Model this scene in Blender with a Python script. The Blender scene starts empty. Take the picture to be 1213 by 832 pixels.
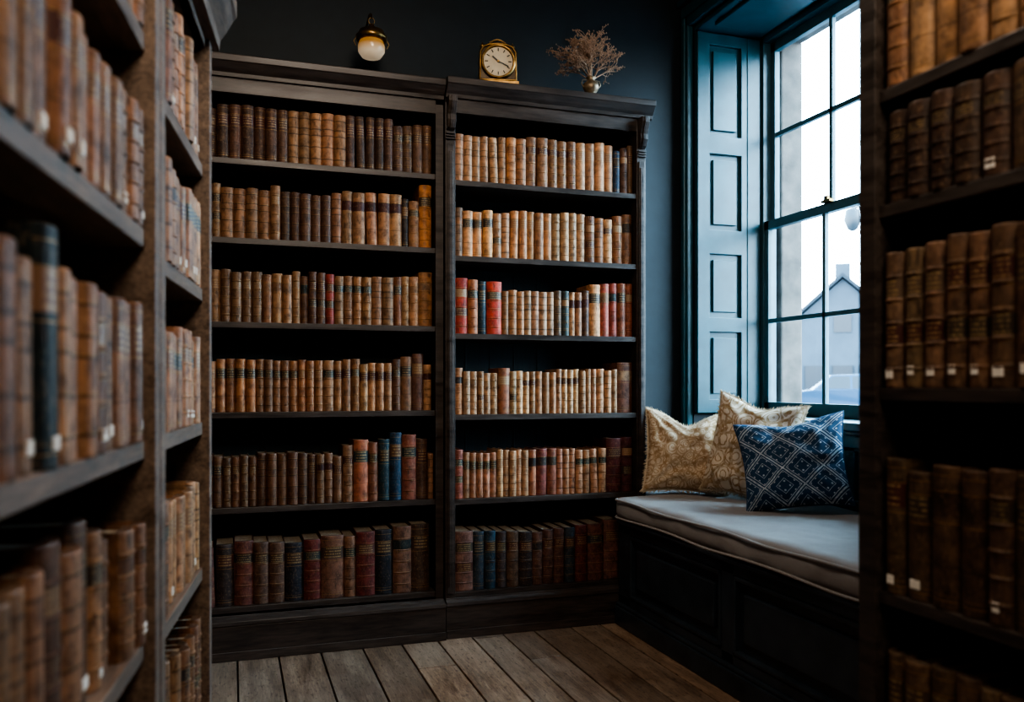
import bpy, math, random
from mathutils import Vector, Matrix, noise
R = random.Random(7)
S = bpy.context.scene
S.view_settings.view_transform = 'AgX'
try: S.view_settings.look = 'AgX - High Contrast'
except Exception: pass
S.view_settings.exposure = 0.15

# ------------------------------------------------------------------ mesh builder
class MB:
    def __init__(s):
        s.v=[]; s.f=[]; s.m=[]; s.c=[]; s.uv=[]; s.sm=[]
    def face(s, idx, m=0, col=(1,1,1), uv=None, sm=False):
        s.f.append(tuple(idx)); s.m.append(m); s.c.append(col); s.uv.append(uv); s.sm.append(sm)
    def box(s,x0,x1,y0,y1,z0,z1,m=0,col=(1,1,1),M=None):
        b=len(s.v)
        P=[(x0,y0,z0),(x1,y0,z0),(x1,y1,z0),(x0,y1,z0),(x0,y0,z1),(x1,y0,z1),(x1,y1,z1),(x0,y1,z1)]
        if M is not None: P=[tuple(M@Vector(p)) for p in P]
        s.v+=P
        for q in ((0,3,2,1),(4,5,6,7),(0,1,5,4),(1,2,6,5),(2,3,7,6),(3,0,4,7)):
            s.face([b+i for i in q],m,col)
    def lathe(s,prof,cx,cy,cz,n=24,m=0,col=(1,1,1),M=None,caps=True):
        b=len(s.v)
        for r,z in prof:
            for k in range(n):
                a=2*math.pi*k/n
                p=Vector((r*math.cos(a),r*math.sin(a),z))
                if M is not None: p=M@p
                s.v.append((cx+p.x,cy+p.y,cz+p.z))
        for i in range(len(prof)-1):
            for k in range(n):
                k2=(k+1)%n
                s.face([b+i*n+k,b+i*n+k2,b+(i+1)*n+k2,b+(i+1)*n+k],m,col,None,True)
        if caps:
            s.face([b+k for k in range(n)][::-1],m,col)
            s.face([b+(len(prof)-1)*n+k for k in range(n)],m,col)
    def tube(s,pts,rad,n=6,m=0,col=(1,1,1),closed=False):
        b=len(s.v); L=len(pts)
        pts=[Vector(p) for p in pts]
        up=None
        for i,p in enumerate(pts):
            if closed: t=pts[(i+1)%L]-pts[i-1]
            else: t=pts[min(i+1,L-1)]-pts[max(i-1,0)]
            if t.length<1e-9: t=Vector((0,0,1))
            t.normalize()
            if up is None:
                up=Vector((0,0,1)) if abs(t.z)<.9 else Vector((1,0,0))
            a=t.cross(up)
            if a.length<1e-4: a=t.cross(Vector((.3,.9,.1)))
            a.normalize(); c=a.cross(t).normalized(); up=c
            r=rad[i] if isinstance(rad,(list,tuple)) else rad
            for k in range(n):
                an=2*math.pi*k/n
                q=p+a*(r*math.cos(an))+c*(r*math.sin(an))
                s.v.append(tuple(q))
        for i in range(L if closed else L-1):
            j=(i+1)%L
            for k in range(n):
                k2=(k+1)%n
                s.face([b+i*n+k,b+i*n+k2,b+j*n+k2,b+j*n+k],m,col,None,True)
    def prism(s,prof,x0,x1,m=0,col=(1,1,1)):
        """prof = list of (y,z) outline, extruded along x"""
        b=len(s.v); n=len(prof)
        for x in (x0,x1):
            for y,z in prof: s.v.append((x,y,z))
        for k in range(n):
            k2=(k+1)%n
            s.face([b+k,b+n+k,b+n+k2,b+k2],m,col)
        s.face([b+k for k in range(n)],m,col); s.face([b+n+k for k in range(n)][::-1],m,col)
    def obj(s,name,mats,loc=(0,0,0),rz=0,bevel=0,parent=None,recalc=True,seg=2):
        me=bpy.data.meshes.new(name)
        me.from_pydata(s.v,[],s.f)
        for mt in mats: me.materials.append(mt)
        me.polygons.foreach_set('material_index',s.m)
        me.polygons.foreach_set('use_smooth',s.sm)
        ca=me.color_attributes.new('Col','FLOAT_COLOR','CORNER')
        ul=me.uv_layers.new(name='UVMap')
        cd=[];ud=[]
        for f,c,u in zip(s.f,s.c,s.uv):
            for k in range(len(f)):
                cd+= [c[0],c[1],c[2],1.0]
                if u: ud+=[u[k][0],u[k][1]]
                else: ud+=[0,0]
        ca.data.foreach_set('color',cd); ul.data.foreach_set('uv',ud)
        if recalc:
            import bmesh
            bm=bmesh.new(); bm.from_mesh(me); bmesh.ops.recalc_face_normals(bm,faces=bm.faces); bm.to_mesh(me); bm.free()
        me.update()
        o=bpy.data.objects.new(name,me); S.collection.objects.link(o)
        o.location=loc; o.rotation_euler=(0,0,rz)
        if bevel:
            b=o.modifiers.new('bev','BEVEL'); b.width=bevel; b.segments=seg; b.limit_method='ANGLE'; b.angle_limit=math.radians(40)
        if parent: o.parent=parent
        return o

# ------------------------------------------------------------------ materials
def newmat(name):
    m=bpy.data.materials.new(name); m.use_nodes=True
    nt=m.node_tree; nt.nodes.clear()
    o=nt.nodes.new('ShaderNodeOutputMaterial'); p=nt.nodes.new('ShaderNodeBsdfPrincipled')
    nt.links.new(p.outputs[0],o.inputs[0])
    return m,nt,p
def N(nt,t,**k):
    n=nt.nodes.new(t)
    for a,b in k.items(): setattr(n,a,b)
    return n
def mixc(nt,fac,a,b,bt='MIX'):
    n=N(nt,'ShaderNodeMix',data_type='RGBA',blend_type=bt)
    for sock,val in ((n.inputs[0],fac),(n.inputs[6],a),(n.inputs[7],b)):
        if hasattr(val,'is_output'): nt.links.new(val,sock)
        elif isinstance(val,(int,float)): sock.default_value=val
        else: sock.default_value=(*val,1)
    return n.outputs[2]
def math_(nt,op,a,b=None,c=None):
    n=N(nt,'ShaderNodeMath',operation=op)
    for i,v in enumerate((a,b,c)):
        if v is None: continue
        if hasattr(v,'is_output'): nt.links.new(v,n.inputs[i])
        else: n.inputs[i].default_value=v
    return n.outputs[0]
def ramp(nt,f,stops):
    n=N(nt,'ShaderNodeValToRGB'); nt.links.new(f,n.inputs[0])
    e=n.color_ramp.elements
    while len(e)<len(stops): e.new(.5)
    for i,(p,c) in enumerate(stops):
        e[i].position=p; e[i].color=(*c,1) if len(c)==3 else c
    return n.outputs[0]
def noise_(nt,scale,detail=4,vec=(1,1,1),coord='Object',rough=.55):
    tc=N(nt,'ShaderNodeTexCoord'); mp=N(nt,'ShaderNodeMapping'); mp.inputs['Scale'].default_value=vec
    nt.links.new(tc.outputs[coord],mp.inputs[0])
    n=N(nt,'ShaderNodeTexNoise'); n.inputs['Scale'].default_value=scale; n.inputs['Detail'].default_value=detail
    n.inputs['Roughness'].default_value=rough
    nt.links.new(mp.outputs[0],n.inputs['Vector'])
    return n.outputs[0]
def bump(nt,p,h,st=.3,dist=.002):
    b=N(nt,'ShaderNodeBump'); b.inputs['Strength'].default_value=st; b.inputs['Distance'].default_value=dist
    nt.links.new(h,b.inputs['Height']); nt.links.new(b.outputs[0],p.inputs['Normal'])
def wood(name,a,b,vec=(1,1,1),scale=6,rough=.5,bst=.3,attr=False):
    m,nt,p=newmat(name)
    n1=noise_(nt,scale,6,vec); n2=noise_(nt,scale*4,5,vec)
    f=math_(nt,'MULTIPLY_ADD',n2,.45,math_(nt,'MULTIPLY',n1,.6))
    c=ramp(nt,f,[(.32,a),(.72,b)])
    if attr:
        at=N(nt,'ShaderNodeAttribute'); at.attribute_name='Col'
        c=mixc(nt,1.0,c,at.outputs[0],'MULTIPLY')
    nt.links.new(c,p.inputs['Base Color'])
    r=ramp(nt,n1,[(.3,(rough-.1,)*3),(.7,(rough+.15,)*3)])
    nt.links.new(r,p.inputs['Roughness'])
    bump(nt,p,f,bst)
    return m
def plain(name,col,rough=.5,metal=0,nscale=0,var=.25,bst=0):
    m,nt,p=newmat(name)
    if nscale:
        n=noise_(nt,nscale,5)
        c=ramp(nt,n,[(.3,tuple(x*(1-var) for x in col)),(.7,tuple(min(1,x*(1+var)) for x in col))])
        nt.links.new(c,p.inputs['Base Color'])
        if bst: bump(nt,p,n,bst)
    else: p.inputs['Base Color'].default_value=(*col,1)
    p.inputs['Roughness'].default_value=rough; p.inputs['Metallic'].default_value=metal
    return m

# books
def leather():
    m,nt,p=newmat('book_leather')
    at=N(nt,'ShaderNodeAttribute'); at.attribute_name='Col'
    n1=noise_(nt,38,5); n2=noise_(nt,170,4,(1,1,.6))
    k=ramp(nt,n1,[(.28,(.36,.34,.34)),(.5,(.90,.90,.91)),(.72,(1.4,1.36,1.3))])
    c=mixc(nt,1.0,at.outputs[0],k,'MULTIPLY')
    w=ramp(nt,n2,[(.54,(0,0,0)),(.70,(.55,.55,.55))])
    c=mixc(nt,w,c,mixc(nt,.5,at.outputs[0],(.38,.24,.14)))
    n3=noise_(nt,75,3,(1,1,.35)); s3=ramp(nt,n3,[(.58,(0,0,0)),(.72,(.75,.75,.75))])
    c=mixc(nt,s3,c,(.035,.02,.014))
    nt.links.new(c,p.inputs['Base Color']); p.inputs['Roughness'].default_value=.55
    p.inputs['Specular IOR Level'].default_value=.35
    bump(nt,p,n2,.4,.001)
    return m
def label():
    m,nt,p=newmat('book_label')
    at=N(nt,'ShaderNodeAttribute'); at.attribute_name='Col'
    uv=N(nt,'ShaderNodeUVMap'); sp=N(nt,'ShaderNodeSeparateXYZ'); nt.links.new(uv.outputs[0],sp.inputs[0])
    v=math_(nt,'MULTIPLY',sp.outputs[1],4.0); fl=math_(nt,'FLOOR',v); fr=math_(nt,'FRACT',v)
    line=math_(nt,'MULTIPLY',math_(nt,'GREATER_THAN',fr,.3),math_(nt,'LESS_THAN',fr,.75))
    tc=N(nt,'ShaderNodeTexCoord'); s2=N(nt,'ShaderNodeSeparateXYZ'); nt.links.new(tc.outputs['Object'],s2.inputs[0])
    cb=N(nt,'ShaderNodeCombineXYZ'); nt.links.new(math_(nt,'MULTIPLY',s2.outputs[0],420),cb.inputs[0]); nt.links.new(math_(nt,'MULTIPLY',fl,7.3),cb.inputs[1])
    nz=N(nt,'ShaderNodeTexNoise'); nz.inputs['Scale'].default_value=1; nt.links.new(cb.outputs[0],nz.inputs['Vector'])
    t=math_(nt,'MULTIPLY',math_(nt,'GREATER_THAN',nz.outputs[0],.47),line)
    inx=math_(nt,'LESS_THAN',math_(nt,'ABSOLUTE',math_(nt,'SUBTRACT',sp.outputs[0],.5)),.32)
    t=math_(nt,'MULTIPLY',math_(nt,'MULTIPLY',t,inx),.6)
    c=mixc(nt,t,at.outputs[0],(.38,.26,.12))
    nt.links.new(c,p.inputs['Base Color']); p.inputs['Roughness'].default_value=.5
    return m
M_leather=leather(); M_label=label()
M_paper=plain('book_pages',(.46,.38,.29),.85,0,120,.35,.2)
M_gilt=plain('book_gilding',(.26,.15,.06),.4,.5,200,.5)
M_stick=plain('paper_sticker',(.72,.68,.62),.8)
BM=[M_leather,M_paper,M_gilt,M_label,M_stick]

def book(mb,x,y,z,w,h,d,col,style,lab,rng,lean=0,sticker=False):
    nb=9
    segs=[]
    dark=tuple(c*.42 for c in col)
    def add(z0,z1,o0,o1,mt=0,cc=None): segs.append((z0,z1,o0,o1,mt,cc or col))
    if style==0:   # raised bands
        t=.0032; g=.0013; o=.0019
        zs=[h*f for f in (.13,.30,.47,.64,.81)]
        cur=0; add(0,.003,-.001,0); cur=.003
        for i,zb in enumerate(zs):
            pcol=col; mt=0
            if i==4: 
                pcol=lab[0]; mt=3 if lab[2] else 0
            if i==2 and lab[1]: pcol=lab[1]; mt=3
            add(cur,zb-g-.0015,0,0,mt,pcol); add(zb-g-.0015,zb-.0015,0,0,2 if lab[3] else 0,dark)
            add(zb-.0015,zb,0,o); add(zb,zb+t,o,o); add(zb+t,zb+t+.0015,o,0)
            add(zb+t+.0015,zb+t+.0015+g,0,0,2 if lab[3] else 0,dark); cur=zb+t+.0015+g
        add(cur,h-.003,0,0); add(h-.003,h,0,-.0015)
    elif style==1: # flat cloth, rules and dark title block
        add(0,.003,-.001,0); cur=.003
        for f,g,mt,cc in ((.06,.002,2,dark),(.10,.001,2,dark),(.30,.002,0,dark),(.60,.0018,2,dark)):
            add(cur,h*f,0,0); add(h*f,h*f+g,0,0,mt,cc); cur=h*f+g
        add(cur,h*.64,0,0); add(h*.64,h*.82,0,0,3 if lab[2] else 0,lab[0]); cur=h*.82
        add(cur,cur+.002,0,0,2,dark); add(cur+.002,h*.93,0,0); add(h*.93,h*.93+.0015,0,0,2,dark)
        add(h*.93+.0015,h-.003,0,0); add(h-.003,h,0,-.0015)
    else:          # double dark bands
        add(0,.003,-.001,0); cur=.003
        for f in (.12,.34,.56,.68,.86):
            add(cur,h*f,0,0); add(h*f,h*f+.004,.0,.0,0,dark); add(h*f+.004,h*f+.0055,0,0,2 if lab[3] else 0,dark); cur=h*f+.0055
        add(cur,h-.003,0,0); add(h-.003,h,0,-.0015)
    bul=min(.36*w,.015)
    def ring(zz,off):
        b=len(mb.v)
        for i in range(nb):
            t=-1+2*i/(nb-1)
            a=t*1.15
            px=w/2+(w/2)*math.sin(a)/math.sin(1.15)
            py=-(bul*(math.cos(a)-math.cos(1.15))/(1-math.cos(1.15))) - off*(1-abs(t)**4)
            mb.v.append((x+px+lean*zz,y+py,z+zz))
        return b
    for z0,z1,o0,o1,mt,cc in segs:
        if z1<=z0: continue
        a=ring(z0,o0); b=ring(z1,o1)
        for i in range(nb-1):
            u0=i/(nb-1);u1=(i+1)/(nb-1)
            mb.face([a+i,a+i+1,b+i+1,b+i],mt,cc,[(u0,0),(u1,0),(u1,1),(u0,1)],True)
    hc=ring(h,-.0015); b=len(mb.v); mb.v+=[(x+w+lean*h,y+.006,z+h),(x+lean*h,y+.006,z+h)]
    mb.face([hc+i for i in range(nb)]+[b,b+1],0,dark)
    t=.003
    def sb(x0,x1,y0,y1,z0,z1,m,c):
        b=len(mb.v)
        for zz in (z0,z1):
            for (xx,yy) in ((x0,y0),(x1,y0),(x1,y1),(x0,y1)): mb.v.append((x+xx+lean*zz,y+yy,z+zz))
        for q in ((0,3,2,1),(4,5,6,7),(0,1,5,4),(1,2,6,5),(2,3,7,6),(3,0,4,7)): mb.face([b+i for i in q],m,c)
    sb(0,t,0,d,0,h,0,col); sb(w-t,w,0,d,0,h,0,col)
    sb(t,w-t,.005,d-.004,.003,h-.006,1,col)
    if sticker:
        sz=rng.uniform(.25,.42)*w; cx=w/2; z0=h*.07+rng.uniform(0,.006); zz=z0+.015
        yy=-bul-.0008
        b=len(mb.v)
        for (a,c) in ((cx-sz/2,z0),(cx+sz/2,z0),(cx+sz/2,zz),(cx-sz/2,zz)): mb.v.append((x+a+lean*c,y+yy,z+c))
        for (a,c) in ((cx-sz/2,z0),(cx+sz/2,z0),(cx+sz/2,zz),(cx-sz/2,zz)): mb.v.append((x+a+lean*c,y+yy+.003,z+c))
        for q in ((0,1,2,3),(0,4,5,1),(1,5,6,2),(2,6,7,3),(3,7,4,0)): mb.face([b+i for i in q],4,(1,1,1))

TAN=[(.32,.165,.085),(.37,.20,.105),(.26,.13,.066),(.34,.185,.10),(.22,.11,.058)]
ORG=[(.43,.205,.10),(.36,.16,.072),(.46,.24,.125),(.31,.14,.066),(.41,.21,.115)]
LIT=[(.41,.24,.135),(.36,.195,.105),(.44,.265,.155),(.33,.17,.09),(.38,.205,.11)]
BRN=[(.17,.085,.047),(.21,.11,.062),(.12,.06,.037),(.25,.135,.075),(.088,.047,.032)]
DRK=[(.085,.037,.028),(.045,.032,.030),(.12,.044,.032),(.028,.03,.038),(.14,.068,.045),(.030,.040,.050),(.09,.05,.034)]
FGL=[(.27,.14,.075),(.31,.165,.09),(.23,.115,.06),(.34,.19,.105),(.19,.09,.048)]
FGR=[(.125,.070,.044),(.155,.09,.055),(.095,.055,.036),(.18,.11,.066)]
LABS=[(.035,.024,.02),(.065,.02,.015),(.022,.03,.03),(.045,.03,.02)]
RED=(.42,.05,.03); BLU=(.012,.036,.070); MAR=(.13,.03,.025); TEAL=(.014,.038,.050)

def books(name,L,loc,rz,z,pal,w,h,d=.16,specials=(),grad=None,styles=(0,0,1,2),seed=0,stick=0,run=True,leanp=.04,parent=None,jit=.006):
    """one shelf-full of books as one mesh"""
    rng=random.Random(seed); mb=MB(); x=0.002; sp=sorted(specials); pi=0
    left=0
    while True:
        if left<=0:
            left=rng.choice((1,1,2,3,4,5)) if run else 1
            base=rng.choice(pal); st=rng.choice(styles); wr=rng.uniform(*w); hr=rng.uniform(*h)
            lb=(rng.choice(LABS) if rng.random()<.5 else tuple(c*.6 for c in base), rng.choice(LABS) if rng.random()<.25 else None, rng.random()<.85, rng.random()<.7)
        left-=1
        ww=wr*rng.uniform(.92,1.08); hh=hr*rng.uniform(.98,1.02); col=base; s2=st
        if pi<len(sp) and x>=sp[pi][0]-.01:
            _,ww,hh,col=sp[pi][:4]; pi+=1; s2=rng.choice((0,1)); left=0
        if x+ww>L:
            if L-x>.5*ww or L-x>.02: ww=L-x-.001
            else: break
        j=rng.uniform(.68,1.2); col=tuple(min(1,c*j*rng.uniform(.95,1.05)) for c in col)
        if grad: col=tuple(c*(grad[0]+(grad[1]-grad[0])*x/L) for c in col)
        ln=0
        if rng.random()<leanp and x+ww<L-.03: ln=rng.uniform(-.05,.05)
        if ln<0: x+=-ln*hh+.0005
        book(mb,x,rng.uniform(-.003,jit),0,ww,hh,d*rng.uniform(.92,1.02),col,s2,lb,rng,ln,rng.random()<stick)
        x+=ww+.0007+(ln*hh if ln>0 else 0)
        if x>=L-.012: break
    return mb.obj(name,BM,(loc[0],loc[1],z+.0005),rz,recalc=False,parent=parent)

M_case=wood('stained_case_wood',(.016,.0125,.0115),(.078,.057,.047),(1,5,8),3,.38,.25)
M_caseB=wood('case_back_boards',(.007,.016,.020),(.018,.038,.047),(8,1,1),3,.6,.2)
M_fg=wood('worn_shelf_wood',(.06,.040,.030),(.25,.175,.13),(1,6,8),5,.5,.3)
M_wall=plain('dark_teal_plaster',(.0052,.0115,.0155),.65,0,14,.18,.15)
M_ceil=plain('dark_ceiling_paint',(.008,.014,.018),.8,0,10,.15)
M_trim=plain('teal_gloss_paint',(.020,.078,.098),.36,0,9,.2,.06)
M_bench=plain('navy_black_paint',(.034,.046,.058),.28,0,9,.35,.08)
M_brass=plain('aged_brass',(.24,.145,.055),.35,.9,40,.5)
M_stone=plain('weathered_stone',(.10,.08,.068),.9,0,9,.4,.5)

# ------------------------------------------------------------------ room shell
floor=MB(); rf=random.Random(3)
x=-2.0
while x<2.0:
    w=rf.uniform(.14,.185); y=-4.8+rf.uniform(-1,0)
    while y<.5:
        l=rf.uniform(1.3,2.6); k=rf.uniform(.62,1.2); t=rf.uniform(.94,1.06)
        floor.box(x+.0032,x+w-.0032,max(y,-4.8)+.0015,min(y+l,.5)-.0015,-.03,rf.uniform(-.0015,0),0,(k*t,k,k/t)); y+=l
        if y>.5: break
    x+=w
floor.box(-2,2,-4.8,.5,-.06,-.031,0,(.1,.1,.1))
def floormat():
    m,nt,p=newmat('worn_oak_planks')
    at=N(nt,'ShaderNodeAttribute'); at.attribute_name='Col'
    n1=noise_(nt,3,7,(9,1,1)); n2=noise_(nt,14,7,(12,1,1),rough=.7); n3=noise_(nt,2.3,4); n4=noise_(nt,34,5,(3,1,1))
    n5=noise_(nt,5,3,(2,1,1))
    f=math_(nt,'MULTIPLY_ADD',n2,.5,math_(nt,'MULTIPLY',n1,.5))
    c=ramp(nt,f,[(.34,(.045,.026,.017)),(.5,(.20,.128,.085)),(.66,(.39,.28,.20))])
    c=mixc(nt,ramp(nt,n3,[(.38,(0,0,0)),(.62,(.5,.5,.5))]),c,(.34,.265,.205))
    c=mixc(nt,ramp(nt,n5,[(.55,(0,0,0)),(.75,(.55,.55,.55))]),c,(.11,.065,.042))
    c=mixc(nt,ramp(nt,n4,[(.56,(0,0,0)),(.68,(.75,.75,.75))]),c,(.05,.03,.02))
    c=mixc(nt,1.0,c,at.outputs[0],'MULTIPLY')
    nt.links.new(c,p.inputs['Base Color'])
    nt.links.new(ramp(nt,n3,[(.3,(.28,)*3),(.7,(.5,)*3)]),p.inputs['Roughness'])
    bump(nt,p,f,.6,.003); return m
floor.obj('floor',[floormat()],bevel=.0015,seg=1)

def simple(name,boxes,mat,bevel=0,**k):
    mb=MB()
    for b in boxes: mb.box(*b)
    return mb.obj(name,mat if isinstance(mat,list) else [mat],bevel=bevel,**k)
CH=3.25
simple('wall_back',[(-1.7,2.0,.36,.5,0,CH)],M_wall)
simple('wall_left',[(-1.7,-1.55,-4.8,.36,0,CH)],M_wall)
simple('wall_front',[(-1.55,1.4,-4.8,-4.65,0,CH)],M_wall)
simple('ceiling',[(-1.7,2.0,-4.8,.5,CH,CH+.1)],M_ceil)
simple('wall_right',[(1.4,1.88,.28,.36,0,CH),(1.4,1.88,-4.8,-1.17,0,CH),(1.6,1.88,-1.17,.28,0,.90),(1.4,1.88,-1.17,.28,2.95,CH)],M_wall)
simple('stone_window_surround',[(1.905,2.04,.24,.7,-.3,3.6),(1.905,2.04,-4.8,-1.13,-.3,3.6),(1.905,2.04,-1.13,.24,2.93,3.6),(1.905,2.12,-1.2,.30,.78,.89)],M_stone,.01)
c=MB(); c.prism([(.36,CH),(.36,CH-.12),(.33,CH-.11),(.30,CH-.05),(.25,CH-.02),(.25,CH)],-1.55,1.4); c.obj('trim_1',[M_wall])
mb=MB()
mb.box(1.365,1.40,.285,.355,.60,3.02); mb.box(1.365,1.40,-1.30,-1.175,.60,3.02); mb.box(1.365,1.40,-1.30,.355,2.955,3.07)
mb.box(1.352,1.367,.30,.335,.60,3.0); mb.box(1.352,1.367,-1.28,-1.23,.60,3.0); mb.box(1.352,1.367,-1.28,.335,3.0,3.05)
mb.box(1.34,1.40,-1.32,.355,3.07,3.10)
mb.obj('trim_2',[M_trim],bevel=.006)
simple('trim_3',[(1.40,1.785,-1.17,.28,2.93,2.952),(1.45,1.75,-1.05,.16,2.915,2.93)],M_trim,.005)
simple('baseboard_back',[(-1.55,-1.3,.34,.36,0,.15)],M_wall)
mb=MB(); mb.box(1.575,1.6,-1.17,.28,.45,.90); 
mb.box(1.56,1.58,-1.17,.28,.82,.90); mb.box(1.56,1.58,-1.17,.28,.45,.62)
for yy in (-1.17,-.72,-.27,.18): mb.box(1.56,1.58,yy,yy+.10,.60,.84)
mb.box(1.53,1.785,-1.17,.28,.905,.94); mb.box(1.55,1.58,-1.17,.28,.885,.905)
mb.obj('window_sill',[M_trim],bevel=.004)

def shutter(yf,yb,name):
    mb=MB(); y0,y1=min(yf,yb),max(yf,yb); s=1 if yb>yf else -1
    core0,core1=(y0+.020,y1) if s>0 else (y0,y1-.020)
    mb.box(1.42,1.78,core0,core1,.95,2.92)
    fr=lambda a,b,c,d: mb.box(a,b,y0,y1,c,d)
    fr(1.405,1.475,.95,2.92); fr(1.665,1.78,.95,2.92)
    zs=[(.95,1.02),(1.37,1.445),(1.775,1.90),(2.295,2.39),(2.86,2.92)]
    for a,b in zs: fr(1.47,1.67,a,b)
    for (a,b),(c,d) in zip(zs[:-1],zs[1:]):
        if s>0: mb.box(1.50,1.64,y0+.006,y0+.022,b+.03,c-.03)
        else: mb.box(1.50,1.64,y1-.022,y1-.006,b+.03,c-.03)
    mb.box(1.70,1.708,yf-.004*s,yf+.001*s,.95,2.92)
    return mb.obj(name,[M_trim],bevel=.004)
shutter(.25,.28,'window_shutter'); shutter(-1.14,-1.17,'window_shutter')

M_sash=plain('sash_paint',(.05,.115,.14),.4,0,12,.15)
gm,nt,p=newmat('window_glass')
nt.nodes.remove(p); tr=N(nt,'ShaderNodeBsdfTransparent'); gl=N(nt,'ShaderNodeBsdfGlossy'); gl.inputs['Roughness'].default_value=.02
fz=N(nt,'ShaderNodeLayerWeight'); fz.inputs[0].default_value=.12; mx=N(nt,'ShaderNodeMixShader')
tr.inputs[0].default_value=(.95,.98,1,1)
nt.links.new(fz.outputs[0],mx.inputs[0]); nt.links.new(tr.outputs[0],mx.inputs[1]); nt.links.new(gl.outputs[0],mx.inputs[2])
nt.links.new(mx.outputs[0],[n for n in nt.nodes if n.type=='OUTPUT_MATERIAL'][0].inputs[0])
mb=MB(); n0,n1=-1.17,.28
mb.box(1.79,1.87,n0,n0+.045,.94,2.95); mb.box(1.79,1.87,n1-.045,n1,.94,2.95); mb.box(1.79,1.87,n0,n1,2.90,2.95); mb.box(1.80,1.90,n0,n1,.905,.945)
a,b=n0+.045,n1-.045
def sash(u,z0,z1,bot,top,mid):
    mb.box(u,u+.03,a,a+.035,z0,z1); mb.box(u,u+.03,b-.035,b,z0,z1)
    mb.box(u,u+.03,a,b,z0,z0+bot); mb.box(u,u+.03,a,b,z1-top,z1)
    w=(b-a-.07)/3
    for k in (1,2): mb.box(u+.004,u+.026,a+.035+k*w-.011,a+.035+k*w+.011,z0,z1)
    mb.box(u+.004,u+.026,a,b,mid-.011,mid+.011)
    mb.box(u+.013,u+.016,a+.02,b-.02,z0+.02,z1-.02,1)
sash(1.795,.945,1.955,.06,.045,1.43)
sash(1.835,1.92,2.90,.04,.05,2.41)
mb.box(1.775,1.80,-.30,-.24,1.955,1.968,2); mb.box(1.775,1.79,-.285,-.26,1.965,1.985,2)
mb.obj('window_1',[M_sash,gm,M_brass],bevel=.003)

# ------------------------------------------------------------------ bookcases
def bookcase(name,W,D,H,shelves,loc,rz,mats,post=.045,prot=.0,st=.024,plinth=.17,corn=(.08,.05),capitals=False,fr=.06,ends=(True,True),backsplit=.12,plp=.02):
    mb=MB()
    cz=H-corn[0]
    for x0 in (0,W-post):
        mb.box(x0,x0+post,-prot,D,0,cz)
        if capitals:
            mb.box(x0+.008,x0+post-.008,-prot-.008,-prot,plinth+.02,cz-.20)
            mb.box(x0+.014,x0+post-.014,-prot-.013,-prot-.007,plinth+.05,cz-.23)
            cx=x0+post/2
            prof=[(-prot,cz),(-prot-.05,cz),(-prot-.052,cz-.025),(-prot-.040,cz-.05),(-prot-.030,cz-.075),(-prot-.034,cz-.10),(-prot-.02,cz-.13),(-prot,cz-.14)]
            mb.prism(prof,x0+.004,x0+post-.004)
            mb.prism([(y-.006,z-.002) for y,z in prof],cx-.008,cx+.008)
            for k in range(3): mb.box(x0+.002,x0+post-.002,-prot-.012,-prot,cz-.155-.012*k,cz-.149-.012*k)
    mb.box(post,W-post,D-.015,D,0,cz,1)
    k=post+backsplit
    while k<W-post-.02:
        mb.box(k,k+.006,D-.018,D-.015,.1,cz,1); k+=backsplit
    for z in shelves: mb.box(post,W-post,.004,D-.015,z-st,z)
    mb.box(post,W-post,-.002,.02,cz-fr,cz); mb.box(0,W,0,D,cz-.02,cz)
    e=corn[1]
    steps=[(0,cz),(-e*.25,cz),(-e*.3,cz+corn[0]*.2),(-e*.55,cz+corn[0]*.35),(-e*.9,cz+corn[0]*.62),(-e,cz+corn[0]*.66),(-e,cz+corn[0]*.95),(-e*.95,H)]
    prof=[(D,cz)]+[(y-prot,z) for y,z in steps]+[(D,H)]
    mb.prism(prof,-e*.6 if ends[0] else 0,W+(e*.6 if ends[1] else 0))
    mb.box(-.0,W,-plp-prot,.0,0,plinth-.035)
    mb.prism([(0,plinth-.035),(-plp-prot,plinth-.035),(-plp-prot-.006,plinth-.03),(-plp-prot-.004,plinth-.015),(-plp*.5-prot,plinth-.008),(-.008-prot,plinth),(0,plinth)],0,W)
    mb.box(0,W,-plp-prot-.008,.0,0,.035)
    return mb.obj(name,mats,loc,rz,bevel=.0025)

DB=.30
LSH=[.20,.60,.985,1.35,1.69,2.01]; RSH=[.19,.595,.965,1.32,1.66,1.99]
bookcase('antique_bookcase',1.25,DB,2.41,LSH,(-1.25,.0,0),0,[M_case,M_caseB],post=.035,capitals=False,ends=(False,False),plp=.045)
bookcase('antique_bookcase',.965,DB,2.42,RSH,(.015-.01,-.012,0),0,[M_case,M_caseB],post=.045,capitals=True,ends=(False,True),plp=.02)

Yb=.035
def LR(i,pal,w,h,**k):
    return books('antique_books',1.175,(-1.212,Yb,0),0,LSH[i],pal,w,h,**k)
def RR(i,pal,w,h,**k):
    return books('antique_books',.870,(.052,Yb-.01,0),0,RSH[i],pal,w,h,**k)
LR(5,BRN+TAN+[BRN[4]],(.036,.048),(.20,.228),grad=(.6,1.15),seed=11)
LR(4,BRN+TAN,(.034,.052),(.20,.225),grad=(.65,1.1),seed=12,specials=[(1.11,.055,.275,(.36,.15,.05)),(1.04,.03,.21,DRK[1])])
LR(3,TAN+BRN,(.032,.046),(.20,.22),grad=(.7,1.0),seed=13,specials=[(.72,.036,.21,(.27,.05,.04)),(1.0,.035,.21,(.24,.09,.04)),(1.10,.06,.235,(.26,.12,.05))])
LR(2,TAN+ORG,(.032,.044),(.20,.218),grad=(.85,1.05),seed=14,specials=[(1.0,.035,.22,BRN[2]),(1.035,.05,.232,BRN[0]),(1.085,.05,.245,DRK[4])])
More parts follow.
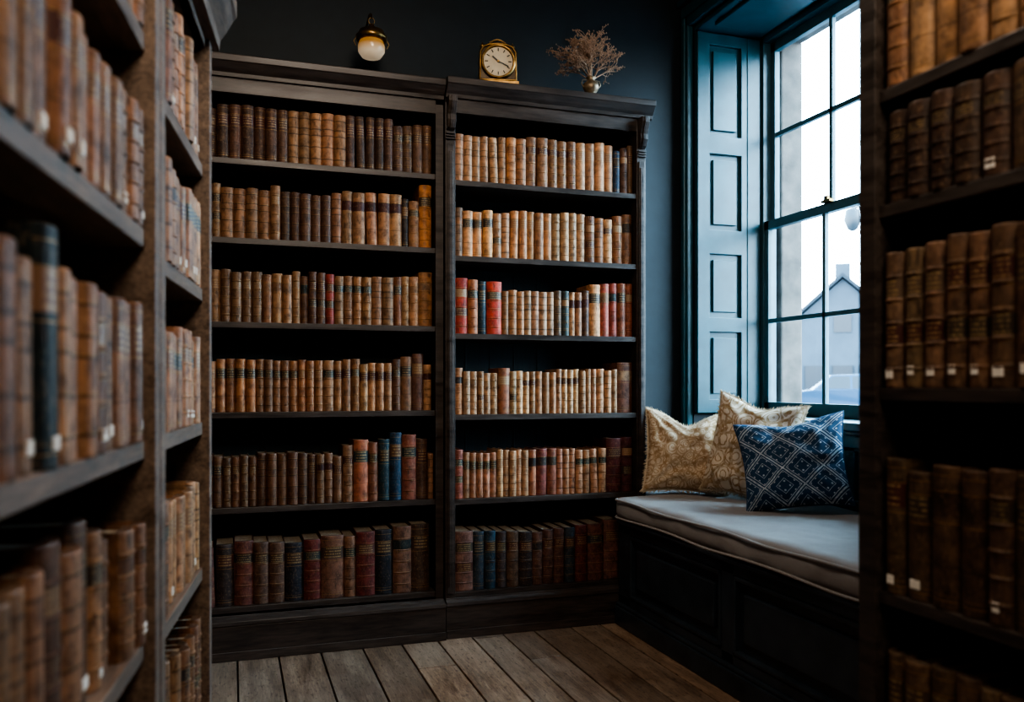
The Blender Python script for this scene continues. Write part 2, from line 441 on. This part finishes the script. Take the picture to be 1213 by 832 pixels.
LR(1,BRN+BRN[:3]+TAN[4:],(.03,.040),(.195,.212),grad=(.7,1.0),seed=15,specials=[(.76,.045,.24,BRN[1]),(.80,.062,.262,(.36,.13,.07)),(.865,.042,.25,(.20,.08,.05)),(.91,.048,.262,TEAL),(.96,.052,.29,BLU),(1.015,.062,.28,(.17,.06,.04)),(1.08,.05,.26,BRN[4])])
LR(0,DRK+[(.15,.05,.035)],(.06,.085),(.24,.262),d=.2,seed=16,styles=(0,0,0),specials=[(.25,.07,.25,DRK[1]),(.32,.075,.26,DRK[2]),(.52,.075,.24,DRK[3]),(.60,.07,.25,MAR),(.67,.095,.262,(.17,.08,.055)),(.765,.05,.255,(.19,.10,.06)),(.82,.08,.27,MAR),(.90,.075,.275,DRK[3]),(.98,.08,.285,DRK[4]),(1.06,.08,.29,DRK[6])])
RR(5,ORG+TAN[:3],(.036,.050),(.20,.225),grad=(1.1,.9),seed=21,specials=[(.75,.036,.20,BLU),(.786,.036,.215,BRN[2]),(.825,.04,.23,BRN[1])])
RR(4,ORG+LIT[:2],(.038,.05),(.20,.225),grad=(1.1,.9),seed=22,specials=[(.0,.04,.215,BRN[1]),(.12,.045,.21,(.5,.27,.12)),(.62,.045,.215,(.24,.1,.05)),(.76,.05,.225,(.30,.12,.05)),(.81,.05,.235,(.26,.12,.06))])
RR(3,LIT+LIT[:3],(.030,.036),(.195,.208),seed=23,specials=[(0,.062,.245,RED),(.065,.045,.24,(.33,.13,.06)),(.112,.04,.235,TEAL),(.155,.07,.235,RED),(.46,.036,.205,(.13,.08,.05)),(.50,.036,.205,(.05,.07,.07)),(.60,.036,.21,DRK[4]),(.64,.055,.24,(.43,.22,.11)),(.695,.045,.245,(.36,.09,.06)),(.74,.04,.25,(.33,.08,.06)),(.78,.042,.25,(.30,.10,.06)),(.822,.042,.25,(.34,.11,.065))])
RR(2,LIT+LIT,(.026,.034),(.185,.202),seed=24,specials=[(0,.04,.205,(.40,.18,.09)),(.19,.055,.205,(.30,.11,.06)),(.69,.04,.205,TAN[1]),(.79,.078,.235,(.16,.07,.045))])
RR(1,[(.36,.17,.10),(.40,.21,.12),(.31,.13,.07),(.38,.19,.11)],(.028,.036),(.195,.215),seed=25,specials=[(0,.04,.215,(.28,.09,.06)),(.38,.05,.21,(.18,.05,.04)),(.44,.045,.21,(.28,.10,.06)),(.71,.08,.25,MAR),(.79,.075,.255,(.11,.03,.03))])
RR(0,DRK+[(.17,.07,.045),MAR],(.05,.062),(.235,.258),d=.2,seed=26,styles=(0,0),specials=[(0,.085,.26,(.15,.08,.055)),(.09,.055,.255,(.03,.045,.055)),(.145,.05,.255,(.018,.04,.06)),(.2,.05,.25,DRK[1]),(.50,.05,.25,DRK[5]),(.62,.08,.26,DRK[2]),(.70,.09,.275,(.14,.06,.045)),(.79,.075,.26,MAR)])

th=math.radians(84.3); dx,dy=math.cos(th),math.sin(th); ox,oy=-.997,-2.057
def Lp(s,back=0): return (ox+dx*s-dy*back, oy+dy*s+dx*back)
ASH=[.08,.36,.69,1.01,1.347,1.66]; BSH=[.06,.34,.665,1.01,1.325,1.62]
def lc(name,s0,W,sh): 
    x,y=Lp(s0); return bookcase(name,W,.27,2.05,sh,(x,y,0),th,[M_fg,M_caseB],post=.04,prot=.012,st=.03,plinth=.05,corn=(.13,.055),fr=.02,plp=.005,ends=(False,True))
lc('library_bookcase',-1.30,1.29,ASH); lc('library_bookcase',0.0,.66,BSH)
for i,(z,h) in enumerate(zip(ASH,[(.20,.22),(.2,.23),(.19,.228),(.205,.222),(.175,.195),(.21,.24)])):
    x,y=Lp(-1.255,.014)
    spc=[(.655,.06,.255,(.014,.022,.022))] if i==3 else ([(.5,.06,.235,FGL[4]),(.72,.07,.235,(.16,.085,.05)),(.9,.07,.235,BRN[0])] if i==2 else [])
    books('library_books',1.205,(x,y,0),th,z,FGL,(.042,.058) if i!=2 else (.045,.075),h,seed=40+i,specials=spc,styles=(0,1,2),stick=.4 if i in(2,3,4) else .1,d=.17,leanp=.06,jit=.03 if i==2 else .008)
for i,(z,h) in enumerate(zip(BSH,[(.2,.22),(.19,.225),(.20,.245),(.185,.205),(.18,.20),(.20,.225)])):
    x,y=Lp(.045,.014)
    books('library_books',.565,(x,y,0),th,z,FGL+TAN[:3],(.036,.056),h,seed=60+i,styles=(0,1,2),stick=.2,d=.17,jit=.02 if i in (1,2) else .008)

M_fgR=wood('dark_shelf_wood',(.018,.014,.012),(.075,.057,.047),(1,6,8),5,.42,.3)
RSX=[.05,.40,.74,1.093,1.41,1.61,1.93]
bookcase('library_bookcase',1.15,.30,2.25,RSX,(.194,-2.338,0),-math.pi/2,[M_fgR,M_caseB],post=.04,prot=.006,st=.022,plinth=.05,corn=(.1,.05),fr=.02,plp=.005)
for i,(z,h) in enumerate(zip(RSX,[(.22,.25),(.235,.25),(.215,.235),(.235,.25),(.15,.165),(.2,.22),(.15,.17)])):
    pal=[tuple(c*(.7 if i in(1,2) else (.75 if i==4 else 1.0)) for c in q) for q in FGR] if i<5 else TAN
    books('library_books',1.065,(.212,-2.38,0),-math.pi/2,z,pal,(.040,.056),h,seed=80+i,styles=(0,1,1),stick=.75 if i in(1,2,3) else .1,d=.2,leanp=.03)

# ------------------------------------------------------------------ window bench
mb=MB()
f0=.815
mb.box(f0+.018,1.395,-1.78,-.045,.0,.47); mb.box(1.0,1.395,-.05,.35,0,.47); mb.box(1.39,1.558,-1.165,.275,0,.47)
mb.box(f0,f0+.025,-1.78,-.045,.42,.478); mb.box(f0,f0+.025,-1.78,-.045,.09,.14)
for a_,b_ in ((-.16,-.045),(-.98,-.90),(-1.78,-1.70)): mb.box(f0,f0+.025,a_,b_,.1,.46)
for a_,b_ in ((-.90,-.16),(-1.70,-.98)):
    for (y0,y1,z0,z1) in ((a_,b_,.14,.156),(a_,b_,.404,.42),(a_,a_+.016,.14,.42),(b_-.016,b_,.14,.42)): mb.box(f0-.005,f0+.022,y0,y1,z0,z1)
    mb.box(f0+.003,f0+.020,a_+.055,b_-.055,.195,.365)
mb.box(f0-.02,f0+.02,-1.80,-.045,0,.085); mb.box(f0-.013,f0+.02,-1.80,-.045,.085,.10); mb.box(f0-.012,f0+.02,-1.79,-.045,.462,.48)
mb.obj('window_seat_bench',[M_bench],bevel=.005)

def linen():
    m,nt,p=newmat('grey_linen')
    n1=noise_(nt,6,4); n2=noise_(nt,420,2,(1,.15,1)); n3=noise_(nt,420,2,(.15,1,1))
    f=math_(nt,'ADD',n2,n3)
    c=mixc(nt,n1,(.33,.30,.285),(.46,.43,.41)); c=mixc(nt,math_(nt,'MULTIPLY',f,.3),c,(.20,.185,.175))
    nt.links.new(c,p.inputs['Base Color']); p.inputs['Roughness'].default_value=.9
    bump(nt,p,f,.3,.001); return m
M_linen=linen()
poly=[(.785,-1.79),(1.385,-1.79),(1.385,-1.155),(1.548,-1.155),(1.548,.265),(1.385,.265),(1.385,.345),(1.01,.345),(1.01,-.045),(.785,-.045)]
mb=MB(); n=len(poly)
mb.v=[(x,y,.486) for x,y in poly]+[(x,y,.588) for x,y in poly]
mb.face(list(range(n))[::-1]); mb.face(list(range(n,2*n)))
for k in range(n): mb.face([k,(k+1)%n,n+(k+1)%n,n+k])
cush=mb.obj('seat_cushion',[M_linen])
bv=cush.modifiers.new('b','BEVEL'); bv.width=.028; bv.segments=4; bv.limit_method='ANGLE'
rm=cush.modifiers.new('r','REMESH'); rm.mode='VOXEL'; rm.voxel_size=.014; rm.use_smooth_shade=True
sm=cush.modifiers.new('s','SMOOTH'); sm.iterations=6
tx=bpy.data.textures.new('soft','CLOUDS'); tx.noise_scale=.22
dp=cush.modifiers.new('d','DISPLACE'); dp.texture=tx; dp.strength=.024; dp.mid_level=.5
mb=MB()
for z,o in ((.572,.004),(.499,.004)):
    pts=[]
    q=[(.785-o,-1.78),(.785-o,-.09),(.80,-.06),(.83,-.045+o),(1.0,-.045+o)]
    for (x0,y0),(x1,y1) in zip(q[:-1],q[1:]):
        st=max(2,int(math.hypot(x1-x0,y1-y0)/.03))
        for k in range(st):
            t=k/st; X=x0+(x1-x0)*t; Y=y0+(y1-y0)*t
            pts.append((X+.002*math.sin(Y*17),Y,z+.004*math.sin(Y*9+z*50)))
    mb.tube(pts,.0055,6)
pp=mb.obj('piping',[M_linen]); pp.parent=cush

# ------------------------------------------------------------------ throw pillows
def pat_cream(name,sc,ca,cb,thr=.45):
    m,nt,p=newmat(name)
    uv=N(nt,'ShaderNodeUVMap'); mp=N(nt,'ShaderNodeMapping'); mp.inputs['Scale'].default_value=(sc,sc,sc); nt.links.new(uv.outputs[0],mp.inputs[0])
    nz=N(nt,'ShaderNodeTexNoise'); nz.inputs['Scale'].default_value=1.3; nt.links.new(mp.outputs[0],nz.inputs[0])
    mv=mixc(nt,.35,mp.outputs[0],nz.outputs[1])
    vo=N(nt,'ShaderNodeTexVoronoi',feature='DISTANCE_TO_EDGE'); vo.inputs['Scale'].default_value=1.0; nt.links.new(mv,vo.inputs['Vector'])
    v2=N(nt,'ShaderNodeTexVoronoi',feature='F1'); v2.inputs['Scale'].default_value=1.0; nt.links.new(mv,v2.inputs['Vector'])
    wv=math_(nt,'SINE',math_(nt,'MULTIPLY',v2.outputs[0],26.0))
    k=math_(nt,'MAXIMUM',math_(nt,'LESS_THAN',vo.outputs[0],.07),math_(nt,'GREATER_THAN',wv,thr))
    nz2=noise_(nt,60,3); k=math_(nt,'MULTIPLY',k,ramp(nt,nz2,[(.35,(.45,)*3),(.6,(1,)*3)]))
    c=mixc(nt,k,ca,cb)
    nt.links.new(c,p.inputs['Base Color']); p.inputs['Roughness'].default_value=.9
    bump(nt,p,noise_(nt,300,2),.3,.001); return m
def pat_blue():
    m,nt,p=newmat('blue_lattice_fabric')
    uv=N(nt,'ShaderNodeUVMap'); sp=N(nt,'ShaderNodeSeparateXYZ'); nt.links.new(uv.outputs[0],sp.inputs[0])
    a=math_(nt,'MULTIPLY',math_(nt,'ADD',sp.outputs[0],sp.outputs[1]),2.5); b=math_(nt,'MULTIPLY',math_(nt,'SUBTRACT',sp.outputs[0],sp.outputs[1]),2.5)
    def d(v): return math_(nt,'ABSOLUTE',math_(nt,'SUBTRACT',math_(nt,'FRACT',math_(nt,'ADD',v,10.0)),.5))
    da,db=d(a),d(b); mx=math_(nt,'MAXIMUM',da,db)
    def band(lo,hi): return math_(nt,'MULTIPLY',math_(nt,'GREATER_THAN',mx,lo),math_(nt,'LESS_THAN',mx,hi))
    k=math_(nt,'MAXIMUM',band(.474,.51),band(.400,.425)); 
    dots=math_(nt,'LESS_THAN',math_(nt,'ADD',math_(nt,'POWER',math_(nt,'SUBTRACT',d(math_(nt,'MULTIPLY',a,2.0)),.25),2.0),math_(nt,'POWER',math_(nt,'SUBTRACT',d(math_(nt,'MULTIPLY',b,2.0)),.25),2.0)),.005)
    k=math_(nt,'MAXIMUM',k,math_(nt,'MULTIPLY',band(.0,.38),dots)); k=math_(nt,'MAXIMUM',k,band(.20,.218))
    nz=noise_(nt,90,3); k=math_(nt,'MULTIPLY',k,ramp(nt,nz,[(.3,(.4,)*3),(.6,(1,)*3)]))
    c=mixc(nt,k,(.022,.070,.14),(.60,.66,.70))
    nt.links.new(c,p.inputs['Base Color']); p.inputs['Roughness'].default_value=.85
    bump(nt,p,noise_(nt,400,2),.3,.001); return m
def pillow(name,mat,fmat,sx,sz,T,loc,yaw,tilt,roll,c=.10,chop=0,fringe=True,seed=1,taper=0):
    mb=MB(); n=44
    Mx=Matrix.Rotation(yaw,4,'Z')@Matrix.Rotation(tilt,4,'X')@Matrix.Rotation(roll,4,'Y')
    def P(a,b,side):
        x=sx/2*a*(1-c*(1-b*b))*(1+taper*b); z=sz/2*b*(1-c*(1-a*a))
        if b>0: z-=chop*b*b*math.exp(-(a/.45)**2)
        t=max(0,(1-a*a))*max(0,(1-b*b)); th_=T/2*(t**.40)
        th_*=1-.35*max(0,b)*min(1,chop*8)*math.exp(-(a/.4)**2)
        nz=noise.noise(Vector((a*2.2+seed,b*2.2,side*3)))*.022+noise.noise(Vector((a*5+seed,b*5,side*3)))*.012
        for (ca_,cb_) in ((-1,1),(1,1),(1,-1),(-1,-1)):
            ang=math.atan2(b-cb_,a-ca_); rr_=math.hypot(a-ca_,b-cb_)
            nz+=.008*math.sin(ang*14+seed+ca_)*math.exp(-(rr_/.7)**2)
        y=side*(th_+nz*min(1,t*3))
        return Vector((x,y,z))
    for side in (-1,1):
        b0=len(mb.v)
        for j in range(n+1):
            for i in range(n+1):
                a=math.sin((-1+2*i/n)*math.pi/2); b=math.sin((-1+2*j/n)*math.pi/2)
                mb.v.append(tuple(Mx@P(a,b,side)))
        for j in range(n):
            for i in range(n):
                q=[b0+j*(n+1)+i,b0+j*(n+1)+i+1,b0+(j+1)*(n+1)+i+1,b0+(j+1)*(n+1)+i]
                g=lambda i_: .5+.5*math.sin((-1+2*i_/n)*math.pi/2)
                uvs=[(g(i),g(j)),(g(i+1),g(j)),(g(i+1),g(j+1)),(g(i),g(j+1))]
                if side>0: q=q[::-1]; uvs=uvs[::-1]
                mb.face(q,0,(1,1,1),uvs,True)
    edge=[]
    m_=30
    for k in range(m_): edge.append((-1+2*k/m_,-1))
    for k in range(m_): edge.append((1,-1+2*k/m_))
    for k in range(m_): edge.append((1-2*k/m_,1))
    for k in range(m_): edge.append((-1,1-2*k/m_))
    ep=[P(a,b,1) for a,b in edge]; ep=[Vector((p.x,0,p.z)) for p in ep]
    mb.tube([Mx@p for p in ep],.0045,6,1,closed=True)
    if fringe:
        rr=random.Random(seed)
        L=len(ep)
        for i in range(L):
            for s_ in range(3):
                t=s_/3; p=ep[i]*(1-t)+ep[(i+1)%L]*t
                o=p.normalized(); ln=rr.uniform(.010,.019)
                q=p+o*ln+Vector((rr.uniform(-.005,.005),rr.uniform(-.005,.005),rr.uniform(-.005,.003)))
                mb.tube([Mx@p,Mx@((p+q)/2),Mx@q],[.002,.0022,.0006],4,1)
    return mb.obj(name,[mat,fmat],loc,recalc=False)
M_fr=plain('cream_fringe',(.56,.45,.32),.9,0,200,.2)
M_pipe=plain('blue_piping',(.03,.08,.17),.8)
ra=math.radians
pillow('throw_pillow',pat_cream('cream_damask_fabric',14,(.58,.45,.32),(.36,.22,.11)),M_fr,.385,.39,.16,(1.125,-.115,.786),ra(-20),ra(-14),ra(4),chop=.06,seed=3)
pillow('throw_pillow',pat_cream('cream_floral_fabric',9,(.68,.57,.44),(.36,.22,.10),.6),M_fr,.40,.45,.18,(1.30,-.385,.815),ra(-56),ra(-10),ra(9),chop=.03,seed=9)
pillow('throw_pillow',pat_blue(),M_pipe,.42,.38,.20,(1.27,-.71,.780),ra(-42),ra(-18),ra(-9),chop=.02,fringe=False,seed=5,taper=.03)

# ------------------------------------------------------------------ ornaments
M_dial=plain('clock_dial',(.52,.43,.30),.5,0,30,.1); M_blk=plain('black_enamel',(.01,.01,.01),.4)
mb=MB(); w=.085
prof=[(-w,.02),(-w*.98,.15),(-w*.8,.175),(-w*.5,.185),(0,.19),(w*.5,.185),(w*.8,.175),(w*.98,.15),(w,.02)]
n=len(prof); 
for y in (-.03,.035):
    for x,z in prof: mb.v.append((x,y,z))
for k in range(n): k2=(k+1)%n; mb.face([k,k2,n+k2,n+k],0)
mb.face(list(range(n)),3); mb.face([n+k for k in range(n)][::-1],0)
fp=[(x*.94,-.034,(z-.1)*.94+.1) for x,z in prof]
mb.tube(fp,.006,8,0,closed=True)
RX=Matrix.Rotation(math.pi/2,4,'X')
cz=.105
mb.lathe([(.076,.028),(.078,.040),(.072,.046),(.066,.044),(.064,.036)],0,0,cz,40,0,M=RX,caps=False)
mb.lathe([(.0645,.030),(.0645,.037)],0,0,cz,40,1,M=RX)
for k in range(12):
    a=2*math.pi*k/12; Mk=Matrix.Translation((0,-.0385,cz))@Matrix.Rotation(a,4,'Y')
    mb.box(-.0022,.0022,-.001,.001,.045,.059,2,M=Mk)
for a,l,t in ((ra(-50),.034,.003),(ra(115),.05,.0022)):
    Mk=Matrix.Translation((0,-.041,cz))@Matrix.Rotation(a,4,'Y'); mb.box(-t,t,-.001,.001,-.008,l,2,M=Mk)
mb.lathe([(.005,.036),(.005,.045)],0,0,cz,12,0,M=RX)
mb.box(-.092,.092,-.038,.042,.008,.022); 
for sx in (-.075,.075): 
    for sy in (-.028,.03): mb.lathe([(.008,0),(.013,.004),(.009,.010)],sx,sy,0,12,0)
    mb.lathe([(.004,.17),(.010,.178),(.011,.186),(.005,.194),(.002,.202)],sx*.9,0,0,12,0)
mb.tube([(-.03,0,.186),(-.034,0,.202),(-.015,0,.212),(0,0,.216),(.015,0,.212),(.034,0,.202),(.03,0,.186)],.0045,8,0)
mb.obj('mantel_clock',[M_brass,M_dial,M_blk,plain('dark_bronze',(.05,.035,.02),.4,.6)],(.252,.02,2.420),ra(-12),bevel=.0015)
M_twig=plain('dried_twigs',(.36,.22,.14),.9,0,60,.3); M_vase=plain('bronze_vase',(.22,.16,.10),.4,.5,50,.4)
mb=MB()
mb.lathe([(.026,0),(.028,.006),(.016,.012),(.014,.02),(.03,.038),(.038,.056),(.034,.074),(.018,.086),(.016,.094),(.024,.102),(.020,.102),(.012,.092)],0,0,0,24,1)
for sx in (-1,1): mb.tube([(sx*.018,0,.09),(sx*.042,0,.088),(sx*.048,0,.07),(sx*.036,0,.055)],.003,6,1)
rt=random.Random(4)
def grow(p,d,l,r,dep):
    pts=[p]; q=p.copy(); dd=d.copy()
    for k in range(4):
        dd=(dd+Vector((rt.uniform(-.3,.3),rt.uniform(-.3,.3),rt.uniform(-.18,.15)))).normalized(); q=q+dd*(l/4); pts.append(q.copy())
        if dep<3:
            for _ in range(1 if dep else 2):
                if k>0: grow(q.copy(),(dd+Vector((rt.uniform(-.9,.9),rt.uniform(-.9,.9),rt.uniform(-.35,.5)))).normalized(),l*.5,r*.72,dep+1)
    mb.tube(pts,[r*(1-.16*i) for i in range(5)],4,0)
    if dep>=2:
        e=pts[-1]
        mb.lathe([(.0006,-.004),(.003,0),(.0006,.004)],e.x,e.y,e.z,5,0)
for k in range(18):
    a=rt.uniform(0,6.28); t=rt.uniform(.15,1.4)
    grow(Vector((0,0,.085)),Vector((math.cos(a)*t,math.sin(a)*t*.6,1)).normalized(),rt.uniform(.11,.155),.0034,0)
mb.obj('dried_twigs_in_vase',[M_twig,M_vase],(.71,.03,2.420),0)
gm2,nt,p=newmat('amber_frosted_glass'); p.inputs['Roughness'].default_value=.15
tcg=N(nt,'ShaderNodeTexCoord'); spg=N(nt,'ShaderNodeSeparateXYZ'); nt.links.new(tcg.outputs['Object'],spg.inputs[0])
gc=ramp(nt,math_(nt,'MULTIPLY',spg.outputs[2],12.5),[(.25,(.66,.56,.42)),(.75,(.42,.22,.06))]); nt.links.new(gc,p.inputs['Base Color'])
p.inputs['Transmission Weight'].default_value=.3; nt.links.new(gc,p.inputs['Emission Color']); p.inputs['Emission Strength'].default_value=.3
mb=MB()
mb.lathe([(.018,0),(.042,.006),(.058,.028),(.060,.052),(.054,.072),(.048,.080)],0,0,0,28,1)
mb.lathe([(.050,.076),(.066,.080),(.068,.098),(.058,.108),(.054,.120),(.026,.134),(.012,.140),(.012,.148),(.004,.154)],0,0,0,28,0)
mb.tube([(.0+.014*math.cos(t),0,.166+.014*math.sin(t)) for t in [k*math.pi/8 for k in range(16)]],.0022,6,0,closed=True)
mb.tube([(0,0,.178),(0,.01,.200),(0,.05,.215),(0,.12,.205),(0,.19,.175)],.0045,8,0)
mb.lathe([(.03,0),(.03,.008),(.02,.014)],0,.20,.175,20,0,M=RX)
for s_ in (-1,1): mb.tube([(s_*.066,0,.09),(s_*.078,0,.07),(s_*.068,0,.05)],.0022,6,0)
mb.obj('hanging_glass_lantern',[M_brass,gm2],(-.288,.155,2.535),0)

# ------------------------------------------------------------------ outside
def c2r(X,Z): return (-.875+X*.9489+Z*.3156, -3.573-X*.3156+Z*.9489)
simple('street_ground',[(2.2,110,-60,110,-.35,-.25)],plain('snowy_paving',(.12,.135,.15),.8,0,.6,.3))
M_ren=plain('pale_render',(.045,.056,.068),.9,0,1.2,.15); M_roof=plain('frosted_roof_slates',(.022,.030,.040),.8,0,2,.3); M_win=plain('house_window_glass',(.006,.009,.014),.3)
M_tim=plain('house_barge_boards',(.012,.016,.022),.8); M_snow=plain('roof_snow',(.35,.38,.42),.8)
def house(loc,rz,hx,hy,ev,ap):
    mb=MB(); mb.box(-hx,hx,-hy,hy,-.3,ev,0)
    b=len(mb.v); mb.v+=[(-hx,-hy,ev),(hx,-hy,ev),(hx,hy,ev),(-hx,hy,ev),(-hx,0,ap-.1),(hx,0,ap-.1)]
    mb.face([b,b+4,b+3],0); mb.face([b+1,b+2,b+5],0)
    X=hx+.35; Y=hy+.4; e=ev-.25
    for s in (-1,1):
        b=len(mb.v)
        mb.v+=[(-X,s*Y,e),(X,s*Y,e),(X,0,ap),(-X,0,ap),(-X,s*Y,e+.22),(X,s*Y,e+.22),(X,0,ap+.22),(-X,0,ap+.22)]
        for q in ((0,3,2,1),(4,5,6,7),(0,1,5,4),(1,2,6,5),(2,3,7,6),(3,0,4,7)): mb.face([b+i for i in q],1 if q!=(3,0,4,7) else 3)
    mb.box(-hx*.5-.4,-hx*.5+.4,-.4,.4,ap-1,ap+1,0)
    for k in (-hy*.6,-.5,hy*.6-1):
        mb.box(-hx-.06,-hx+.1,k,k+1.0,.7,2.1,2); mb.box(-hx-.1,-hx,k-.08,k+1.08,.6,.7,3)
        mb.box(-hx-.08,-hx,k-.06,k,.7,2.1,3); mb.box(-hx-.08,-hx,k+1.0,k+1.06,.7,2.1,3)
    mb.box(-hx-.06,-hx+.1,-.45,.45,ev,ev+1.1,2)
    for k in range(int((2*hx-1)/1.9)): mb.box(-hx+.8+k*1.9,-hx+1.8+k*1.9,-hy-.06,-hy+.1,.8,2.2,2)
    return mb.obj('distant_house',[M_ren,M_roof,M_win,M_tim],loc,rz)
house((*c2r(.392*50,50),0),ra(50),4.5,3.2,3.9,6.9)
house((*c2r(.35*75,75),0),ra(-38),8,4,2.6,4.6)
M_car=plain('blue_car_paint',(.012,.040,.075),.25,.3); M_tyre=plain('tyre_rubber',(.003,.003,.003),.8)
mb=MB()
side=[(-2.1,.25),(-2.1,.62),(-1.95,.80),(-1.1,.92),(-.55,1.38),(.75,1.42),(1.45,1.0),(2.0,.92),(2.1,.6),(2.1,.25)]
n=len(side)
for y in (-.82,.82):
    for x,z in side: mb.v.append((x,y*(.84 if z>1.1 else 1),z))
for k in range(n): k2=(k+1)%n; mb.face([k,k2,n+k2,n+k],0)
mb.face(list(range(n)),0); mb.face([n+k for k in range(n)][::-1],0)
for s_ in (-1,1):
    b=len(mb.v); mb.v+=[(-.95,s_*.83,.95),(.0,s_*.83,.95),(.0,s_*.72,1.34),(-.5,s_*.72,1.34),(.06,s_*.83,.95),(1.2,s_*.83,.97),(.72,s_*.72,1.34),(.06,s_*.72,1.34)]
    mb.face([b,b+1,b+2,b+3],1); mb.face([b+4,b+5,b+6,b+7],1)
    for x in (-1.3,1.3): mb.lathe([(.31,-.1),(.33,-.06),(.33,.06),(.31,.1)],x,s_*.76,.07+.02,20,2,M=RX); mb.lathe([(.18,-.115),(.18,.115)],x,s_*.76,.09,14,3,M=RX)
mb.obj('parked_car',[M_car,M_win,M_tyre,M_ren],(*c2r(.398*27,27),0),ra(-35),bevel=.03)
mb=MB(); mb.tube([(0,0,-.3),(0,0,2.5),(0,0,5.2)],[.07,.05,.04],10,0); mb.tube([(0,0,5.1),(-.15,0,5.3),(-.35,0,5.25)],.03,8,0)
mb.lathe([(.05,.35),(.16,.3),(.20,.05),(.12,-.15),(.04,-.2)],-.35,0,4.9,12,0)
mb.obj('street_lamp',[plain('lamp_iron',(.02,.025,.03),.5)],(*c2r(.418*20,20),0),0)

# ------------------------------------------------------------------ light
W=bpy.data.worlds.new('overcast_sky'); S.world=W; W.use_nodes=True
nt=W.node_tree; bg=nt.nodes['Background']
tc=N(nt,'ShaderNodeTexCoord'); sp=N(nt,'ShaderNodeSeparateXYZ'); nt.links.new(tc.outputs['Generated'],sp.inputs[0])
cr=ramp(nt,sp.outputs[2],[(.0,(.72,.88,1.0)),(.5,(.44,.75,1.0))]); nt.links.new(cr,bg.inputs[0]); bg.inputs[1].default_value=18.0
def light(name,t,loc,rot,e,col,**k):
    l=bpy.data.lights.new(name,t); l.energy=e; l.color=col
    for a,b in k.items(): setattr(l,a,b)
    o=bpy.data.objects.new(name,l); S.collection.objects.link(o); o.location=loc; o.rotation_euler=rot; return o
d=Vector((-.72,.52,-.46))
light('daylight_sun','SUN',(5,-4,5),d.to_track_quat('-Z','Y').to_euler(),9.0,(.60,.83,1.0),angle=ra(45))
v=Vector((.1,1,-.42))
light('added_fill','AREA',(-.35,-3.6,2.95),v.to_track_quat('-Z','Y').to_euler(),45,(1,.85,.69),shape='DISK',size=.9)  # added warm fill from above the camera, not an actual fixture
light('added_fill','AREA',(-.45,-1.5,3.18),(0,0,0),19,(1,.88,.76),shape='DISK',size=.8)  # added overhead fill to lift floor, cushion and book tops; no fixture

# ------------------------------------------------------------------ camera
cd=bpy.data.cameras.new('camera'); cam=bpy.data.objects.new('camera',cd); S.collection.objects.link(cam)
cam.location=(-.875,-3.573,1.1); cam.rotation_euler=(math.pi/2,0,-ra(18.4))
cd.sensor_width=36; cd.lens=36*1000/1213; cd.shift_y=39/1213; cd.clip_start=.02; cd.clip_end=300
cd.dof.use_dof=True; cd.dof.focus_distance=3.75; cd.dof.aperture_fstop=2.8
S.camera=cam
